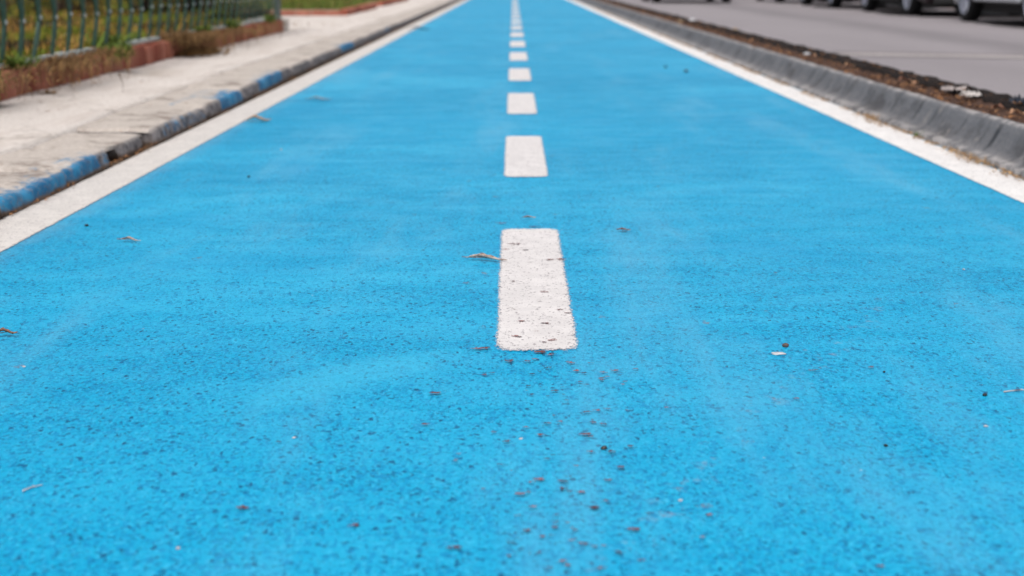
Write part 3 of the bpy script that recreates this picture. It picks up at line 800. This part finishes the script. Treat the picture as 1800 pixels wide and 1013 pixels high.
leaf('thin tan leaf just behind the nearest dash', G(931, 387), .030, .010, .1, M['leaf_tan'], .6, .002)
leaf('thin pinkish wavy leaf on the blue left of the nearest dash, near the cream line', G(230, 427), .056, .012, radians(-12), M['leaf_tan'], .9, .003, .5)
leaf('brown curled leaf cut by the left picture edge', G(12, 593), .036, .014, radians(18), M['leaf_brown'], .9, .005)
leaf('orange tan leaf lying where the cream line meets the blue', G(455, 215), .105, .05, radians(8), M['leaf_orange'], .5, .012, .15)
leaf('flat grey leaf on the blue past the orange tan leaf', G(561, 177), .12, .04, .05, M['leaf_grey'], .3, .008)
leaf('large dark leaf lying far up the path next to the left kerb', G(737, 53), .25, .085, .02, M['leaf_dark'], .4, .02)
leaf('flat reddish leaf right of the nearest dash top', G(1097, 409), .030, .013, 0, M['leaf_brown'], .3, .002)

def pebble(label, p, r, mat, flat=.7, name='pebble', cat='pebble', group='grit on the path', stretch=1.3, rz=None):
    bm = bmesh.new(); bmesh.ops.create_icosphere(bm, subdivisions=3, radius=r)
    sd = R.uniform(0, 50)
    for v in bm.verts:
        k = 1 + .28 * nz(v.co.x / r + sd, v.co.y / r, v.co.z / r) + .08 * nz(v.co.x / r * 3 + sd, v.co.y / r * 3, v.co.z / r * 3)
        v.co = Vector((v.co.x * k * stretch, v.co.y * k, v.co.z * k * flat))
    me = bpy.data.meshes.new(name); bm.to_mesh(me); bm.free(); me.materials.append(mat)
    me.polygons.foreach_set('use_smooth', [True] * len(me.polygons))
    o = bpy.data.objects.new(name, me); COL.objects.link(o); o.location = (p.x, p.y, (groundz(p.x, p.y) if p.z < .01 else p.z) + r * flat * .75)
    o.rotation_euler[2] = R.uniform(0, 3) if rz is None else rz
    return tag(o, label, cat, group)
M['seed'] = simple('black_seed', (.015, .013, .015), .35); M['stone'] = simple('brown_stone', (.11, .07, .06), .8); M['chip'] = simple('white_chip', (.50, .50, .52), .8); M['paper'] = simple('dirty_paper', (.58, .54, .52), .8)
M['ochre'] = simple('tan_litter', (.36, .25, .15), .7)
S = 'seed'
for lab, px, py, r in [('black seed on the blue below and right of the nearest dash', 1062, 790, .0034), ('black seed near the right picture edge beside the pale twig', 1731, 697, .0030), ('black seed low on the right, below the worn spots', 1557, 786, .0024),
        ('tiny dark seed between the pale chip and the right edge', 1554, 656, .0018), ('dark seed on the blue near the cream line at left', 152, 398, .0040), ('very small dark seed left of the orange tan leaf, further down', 437, 312, .004), ('dark seed on the faint patch far up, right of the dashes', 1206, 127, .011), ('second dark seed far up, left of its pair', 1170, 119, .009)]:
    pebble(lab, G(px, py), r, M['seed'], .8, 'seed', 'seed', 'dark seeds on the path')
pebble('round brown stone beside the white chip right of the nearest dash', G(1380, 611), .0042, M['stone'], .85, group=None)
pebble('flat whitish chip in front of the round brown stone', G(1368, 624), .0065, M['chip'], .32, 'stone_chip', 'stone chip', None, 1.7, .1)
for lab, px, py, r in [('tiny white grit grain left of the curled leaf', 494, 264, .004), ('tiny white grit grain below the worn centre spots', 916, 772, .0022), ('tiny white grit grain at bottom left', 313, 964, .0022), ('tiny white grit grain on the blue at left', 42, 646, .0024), ('tiny white grit grain low on the right', 1196, 881, .0022),
                       ('tiny white grit grain right of the nearest dash, midway to the edge', 1694, 475, .0028), ('tiny white grit grain right of bottom centre', 1733, 751, .0022), ('tiny white grit grain left of bottom centre', 517, 770, .0022)]:
    pebble(lab, G(px, py), r, M['chip'], .5, 'grit_grain', 'grit', 'white grit grains on the path')
def twig(label, a, b, r, mat, bow=.003):
    m = MB(); n_ = 9; pts = []
    for i in range(n_ + 1):
        t = i / n_; p = a.lerp(b, t); d = (b - a).normalized(); q = Vector((-d.y, d.x, 0))
        pts.append(p + q * bow * math.sin(pi * t) + q * .0006 * nz(i * .9, 3) + Vector((0, 0, groundz(p.x, p.y) + r + .001)))
    c = (a + b) / 2; pts = [p - c for p in pts]
    m.tube(pts, [r * (1 - .4 * i / n_) for i in range(n_ + 1)], 6)
    mid = pts[5]; d = (b - a).normalized(); m.tube([mid, mid + Vector((d.x * .004 - d.y * .003, d.y * .004 + d.x * .003, .001))], [r * .7, r * .3], 5)
    tag(m.build('twig', mat, smooth=True, loc=c), label, 'twig', 'pale twigs on the path')
M['twig'] = simple('pale_twig', (.55, .50, .48), .8)
twig('short pale twig near the bottom left corner', G(40, 866), G(75, 855), .0010, M['twig'])
twig('pale twig touching the right picture edge', G(1764, 692), G(1822, 688), .0011, M['twig'])

# median finds
def crumple(name, label, p, L, W, hgt, mat, cat='litter', rz=0, group='litter in the soil strip'):
    nx, ny = 14, 10; vs = []; fs = []; sd = R.uniform(0, 90)
    for i in range(nx + 1):
        for j in range(ny + 1):
            u, v = i / nx - .5, j / ny - .5; k = 1 - .25 * abs(nz(u * 5 + sd, v * 5))
            vs.append((u * L * k, v * W * k + .1 * L * u * u, hgt * (abs(nz(u * 6 + sd, v * 6, 2)) * 1.6 + .25 * nz(u * 19, v * 19, sd)) + .003))
    for i in range(nx):
        for j in range(ny): a = i * (ny + 1) + j; fs.append((a, a + ny + 1, a + ny + 2, a + 1))
    o = mk(name, vs, fs, mat, None, False); md = o.modifiers.new('s', 'SOLIDIFY'); md.thickness = .0008
    o.location = (p.x, p.y, p.z + .008); o.rotation_euler[2] = rz
    return tag(o, label, cat, group)
q = G(1706, 174, .115); crumple('paper_scrap', 'larger white crumpled paper scrap in the soil strip near the right edge', q, .075, .05, .024, M['paper'], 'paper scrap', .3)
q = G(1676, 163, .115); crumple('paper_scrap', 'duller flat paper scrap behind the larger white one', q, .10, .06, .018, simple('dull_paper', (.42, .37, .36), .8), 'paper scrap', .1)
q = G(1803, 188, .12); crumple('plastic_wrapper', 'black and pale blue crumpled wrapper in the soil strip at the right picture edge', q, .10, .07, .035, None or simple('black_plastic', (.02, .025, .04), .25), 'wrapper', .5)
pl = crumple('wrapper_lining', None, Vector((0, 0, 0)), .045, .025, .012, simple('pale_blue_foil', (.45, .55, .72), .3), None, .2, None)
pl.parent = [o for o in COL.objects if o.name.startswith('plastic_wrapper')][0]; pl.location = (-.02, -.04, .004)
pebble('shining white pebble far up the soil strip', G(1217, 39, .12), .030, M['chip'], .7, group='stones in the soil strip')
pebble('tan pebble beside the shining white one', G(1196, 40, .12), .022, M['ochre'], .6, group='stones in the soil strip')
pebble('pale tan pebble nearer than the shining white one, in the soil strip', G(1292, 55, .12), .022, M['ochre'], .7, group='stones in the soil strip')
pebble('grey pebble in the soil strip left of the paper scraps', G(1418, 97, .12), .018, M['chip'], .5, group='stones in the soil strip')
for lab, px, py, c in [('orange leaf in the soil strip where it passes behind the pale seam', 1526, 117, 'leaf_orange'), ('orange leaf in the soil strip left of the paper scraps', 1632, 148, 'leaf_orange'), ('orange leaf near the black wrapper', 1788, 202, 'leaf_orange'), ('brown leaf left of the orange leaf by the wrapper', 1752, 192, 'leaf_brown'), ('brown leaf in the soil strip midway up the kerb', 1470, 100, 'leaf_orange'), ('brown leaf in the soil strip just before the orange one by the scraps', 1600, 143, 'leaf_brown')]:
    p = G(px, py, .118); p.x = min(p.x, 1.77)
    leaf(lab, p, .055, .028, R.uniform(0, 3), M[c], .5, .012, .3, 'larger leaves in the soil strip')
# stub of dry grass at the right kerb foot
weed('dried_weeds', 'dry straw tuft at the foot of the right kerb', Vector((1.478, G(1530, 212).y, .004)), 90, .045, .03, M['leafs2'], 0, 2.2, group='straw tufts at the right kerb', w=.0012)
weed('dried_weeds', 'small dark green tuft at the foot of the right kerb, nearer than the straw one', Vector((1.488, G(1625, 243).y, .004)), 25, .03, .025, M['greenweed'], 0, 1.5, group='straw tufts at the right kerb', w=.0015)
weed('dried_weeds', 'longest straw tuft low at the right kerb, nearest the picture edge', Vector((1.476, G(1720, 282).y, .004)), 140, .07, .022, M['leafs2'], 0, 3, group='straw tufts at the right kerb', w=.0012)

# ------------------------------------------------------------------ cars
def paintm(name, col, metal=.3): return simple(name, col, .32, metal, .04, 3, 0, coat=.4)
M['tyre'] = simple('tyre_rubber', (.009, .009, .010), .85, spec=.2); M['rim'] = simple('alloy_rim', (.42, .44, .52), .35, .7, .1)
M['under'] = simple('black_underbody', (.012, .012, .012), .9); M['glass'] = simple('dark_glass', (.015, .018, .02), .05, 0, 0, bump=0)
M['lamp'] = simple('lamp_lens', (.7, .72, .75), .1, .2, .05, bump=0); M['tail'] = simple('red_lens', (.35, .01, .01), .15, 0, .1, bump=0); M['plate'] = simple('plate_white', (.7, .7, .7), .4)
M['trim'] = simple('black_trim', (.02, .02, .02), .5)
def car(label, x, y, paint, L=4.0, W=1.70, wb=2.5, rw=.30, hatch=True, sill=.21, spokes=10, face=1, rimc='rim', group='cars parked along the far side of the road'):
    """car along Y; face=1: front points away (+y)"""
    e = empty('car', (x, y, 0), 0 if face > 0 else pi)
    fr = L / 2; ya, yb = wb / 2 + .04, -wb / 2 + .04
    def arch(c): return [(c + cos(a) * (rw + .055), rw + sin(a) * (rw + .055)) for a in [pi - radians(d) for d in range(-18, 199, 12)]]
    prof = [(-fr + .05, .26), (-fr + .12, sill - .01)]
    prof += [p for p in arch(yb) if p[1] > sill] + [p for p in arch(ya) if p[1] > sill]
    prof += [(fr - .14, sill - .01), (fr - .03, .26), (fr, .48), (fr - .04, .66), (fr - .22, .76), (fr - .95, .90), (-fr + (.12 if hatch else .75), .95), (-fr + .04, .86), (-fr, .62), (-fr + .01, .42)]
    bm = bmesh.new(); lay = []
    for (wx, inset) in ((-W / 2 + .035, .02), (-W / 2, 0), (W / 2, 0), (W / 2 - .035, .02)): pass
    v1 = [bm.verts.new((-W / 2, p[0], p[1])) for p in prof]; v2 = [bm.verts.new((W / 2, p[0], p[1])) for p in prof]
    f1 = bm.faces.new(v1); f2 = bm.faces.new(v2[::-1]); n_ = len(prof)
    for i in range(n_): bm.faces.new((v1[i], v2[i], v2[(i + 1) % n_], v1[(i + 1) % n_]))
    bmesh.ops.recalc_face_normals(bm, faces=bm.faces[:])
    # plan taper: narrow nose and tail; tumblehome near the beltline
    for v in bm.verts:
        t = max(0, (abs(v.co.y) - fr * .62) / (fr * .38)); k = 1 - .11 * t * t - .05 * max(0, v.co.z - .6) / .35
        v.co.x *= k
    bmesh.ops.triangulate(bm, faces=[f for f in bm.faces if len(f.verts) > 4])
    me = bpy.data.meshes.new('body'); bm.to_mesh(me); bm.free(); me.materials.append(paint)
    o = bpy.data.objects.new('body', me); COL.objects.link(o); o.parent = e
    md = o.modifiers.new('b', 'BEVEL'); md.width = .03; md.segments = 3; md.limit_method = 'ANGLE'; md.angle_limit = radians(50)
    # greenhouse
    rb, rf = (-fr + (.32 if hatch else .95)), fr - 1.85; bb, bf = -fr + (.10 if hatch else .55), fr - .98
    wb_, wt = W * .46, W * .36; zt = 1.46
    def frus(m, b0, b1, t0, t1, wb2, wt2, z0, z1):
        vs = [(-wb2, b0, z0), (wb2, b0, z0), (wb2, b1, z0), (-wb2, b1, z0), (-wt2, t0, z1), (wt2, t0, z1), (wt2, t1, z1), (-wt2, t1, z1)]
        m.add(vs, [(0, 3, 2, 1), (4, 5, 6, 7), (0, 1, 5, 4), (1, 2, 6, 5), (2, 3, 7, 6), (3, 0, 4, 7)])
    m = MB(); frus(m, bb, bf, rb, rf, wb_ - .012, wt - .012, .88, zt - .03); m.build('windows', M['glass'], e, bevel=.02)
    m = MB(); frus(m, rb - .02, rf + .03, rb + .08, rf - .12, wt + .02, wt - .10, zt - .05, zt + .03)
    rf_o = m.build('roof', paint, e, bevel=.025)
    for s in (-1, 1):
        for (p0, p1) in ((bb, rb), (bf, rf), ((bb + bf) / 2, (rb + rf) / 2 - .05)):
            m = MB(); m.tube([(s * wb_, p0, .88), (s * wt, p1, zt - .02)], .028, 6); m.build('pillar', paint, e)
    m = MB(); m.box(-W * .40, W * .40, -fr + .10, fr - .10, .13, .42)
    m.build('underbody', M['under'], e)
    for s, nm in ((1, 'front_bumper'), (-1, 'rear_bumper')):
        m = MB(); m.box(-W * .40, W * .40, s * fr - .05 * (s > 0) - .0, s * fr + .05 * (s < 0) + .02 * s, .19, .40); m.build(nm, M['trim'], e, bevel=.02)
    for s in (-1, 1):
        m = MB(); m.box(s * W * .32 - .13, s * W * .32 + .13, fr - .16, fr - .012, .60, .71); m.build('headlight', M['lamp'], e, bevel=.03)
        m = MB(); m.box(s * W * .37 - .07, s * W * .37 + .07, -fr + .0, -fr + .14, .66, .84); m.build('tail_light', M['tail'], e, bevel=.02)
        m = MB(); m.box(s * (W / 2 + .05) - .07, s * (W / 2 + .05) + .07, bf - .42, bf - .33, .93, 1.04); m.build('wing_mirror', paint, e, bevel=.03)
        for yy in (bf - .95, bf - 1.75):
            m = MB(); m.tube([(s * (W / 2 - .005), yy, .80), (s * (W / 2 + .02), yy + .02, .80), (s * (W / 2 + .02), yy + .12, .80), (s * (W / 2 - .005), yy + .14, .80)], .008, 6); m.build('door_handle', M['trim'], e)
        m = MB(); m.box(s * W / 2 - .002, s * W / 2 + .003, yb + .40, ya - .40, sill + .03, sill + .045); m.build('sill_trim', M['trim'], e)
        for c in (ya, yb):
            m = MB(); n2 = 32; x0 = s * (W / 2 - .10)
            pr = [(-.085, rw * .68), (-.09, rw * .9), (-.075, rw * .985), (-.03, rw), (.03, rw), (.075, rw * .985), (.09, rw * .9), (.085, rw * .68)]
            vs = []; fs = []
            for a_ in range(n2):
                an = 2 * pi * a_ / n2
                for (dx, r_) in pr: vs.append((dx, cos(an) * r_, sin(an) * r_))
            k = len(pr)
            for a_ in range(n2):
                for i in range(k): fs.append((a_ * k + i, a_ * k + (i + 1) % k, ((a_ + 1) % n2) * k + (i + 1) % k, ((a_ + 1) % n2) * k + i))
            m.add(vs, fs); ty = m.build('tyre', M['tyre'], e, True, loc=(x0, c, rw))
            m = MB()
            vs = []; fs = []   # barrel and lip
            pr2 = [(s * .082, rw * .69), (s * .086, rw * .66), (s * .07, rw * .60), (-s * .05, rw * .58)]
            for a_ in range(n2):
                an = 2 * pi * a_ / n2
                for (dx, r_) in pr2: vs.append((dx, cos(an) * r_, sin(an) * r_))
            for a_ in range(n2):
                for i in range(3): fs.append((a_ * 4 + i, a_ * 4 + i + 1, ((a_ + 1) % n2) * 4 + i + 1, ((a_ + 1) % n2) * 4 + i))
            m.add(vs, fs)
            for q in range(spokes):
                an = 2 * pi * q / spokes
                for dd in (-.09, .09):
                    m.tube([(s * .066, cos(an) * .035, sin(an) * .035), (s * .072, cos(an + dd) * rw * .35, sin(an + dd) * rw * .35), (s * .066, cos(an + dd * 1.3) * rw * .64, sin(an + dd * 1.3) * rw * .64)], [.011, .009, .008], 5)
            m.tube([(s * .03, 0, 0), (s * .078, 0, 0)], [.055, .045], 16)
            m.build('rim', M[rimc], ty, False)
            m = MB(); m.tube([(s * -.02, 0, 0), (s * .0, 0, 0)], rw * .55, 24); m.build('brake_disc', M['under'], ty)
    m = MB(); m.box(-.26, .26, -fr - .024, -fr - .012, .44, .55); m.build('number_plate', M['plate'], e)
    tag(e, label, 'car', group)
    return e
XP = 5.87
car('silver white parked car nearest the camera, cut by the right picture edge', XP + .85, 17.68, paintm('silver_paint', (.62, .65, .70)), 3.9, 1.70, 2.42, .31, sill=.235)
car('dark maroon parked car in front of the silver white one', XP + .87, 22.95, paintm('maroon_paint', (.022, .010, .014)), 4.25, 1.74, 2.6, .31, False, spokes=7, sill=.20)
car('black parked car third from the right picture edge', XP + .87, 28.15, paintm('black_paint', (.010, .010, .012)), 4.1, 1.74, 2.6, .31, True, spokes=5)
car('dark grey parked car farthest up the row', XP + .87, 33.75, paintm('grey_paint', (.05, .052, .058)), 4.2, 1.74, 2.6, .31, False, spokes=5)
car('light silver car out on the road near the median, tyres only in view', 3.98, 33.7, paintm('light_silver_paint', (.55, .58, .57)), 4.2, 1.76, 2.7, .31, True, group=None)

# ------------------------------------------------------------------ camera, light
cam = bpy.data.cameras.new('camera'); co = bpy.data.objects.new('camera', cam); COL.objects.link(co)
cam.sensor_width = 36; cam.lens = 50; cam.clip_start = .05; cam.clip_end = 2000
co.location = (0, 0, H); co.rotation_euler = (pi / 2 - TH, 0, math.atan(2 / F))
cam.dof.use_dof = True; cam.dof.focus_distance = 2.40; cam.dof.aperture_fstop = 4.6; cam.dof.aperture_blades = 0
sc.camera = co
EL, AZ = radians(58), radians(200)
wd = bpy.data.worlds.new('World'); sc.world = wd; wd.use_nodes = True; nt = wd.node_tree
bg = nt.nodes['Background']; sky = nt.nodes.new('ShaderNodeTexSky'); sky.sky_type = 'NISHITA'; sky.sun_disc = False
sky.sun_elevation = EL; sky.sun_rotation = AZ; sky.dust_density = 4; sky.air_density = 1.0
hs = nt.nodes.new('ShaderNodeHueSaturation'); hs.inputs['Saturation'].default_value = .30
nt.links.new(sky.outputs[0], hs.inputs['Color']); nt.links.new(hs.outputs[0], bg.inputs[0]); bg.inputs[1].default_value = .13
sl = bpy.data.lights.new('sun', 'SUN'); sl.energy = 1.4; sl.angle = radians(14); sl.color = (1.0, .95, .90)
so = bpy.data.objects.new('sun', sl); COL.objects.link(so)
d = Vector((sin(AZ) * cos(EL), cos(AZ) * cos(EL), sin(EL)))     # direction to the sun (sun_rotation: clockwise from +Y)
so.rotation_euler = d.to_track_quat('Z', 'Y').to_euler()
sc.view_settings.view_transform = 'Standard'; sc.view_settings.look = 'None'; sc.view_settings.gamma = 1.0
sc.view_settings.exposure = 0.2
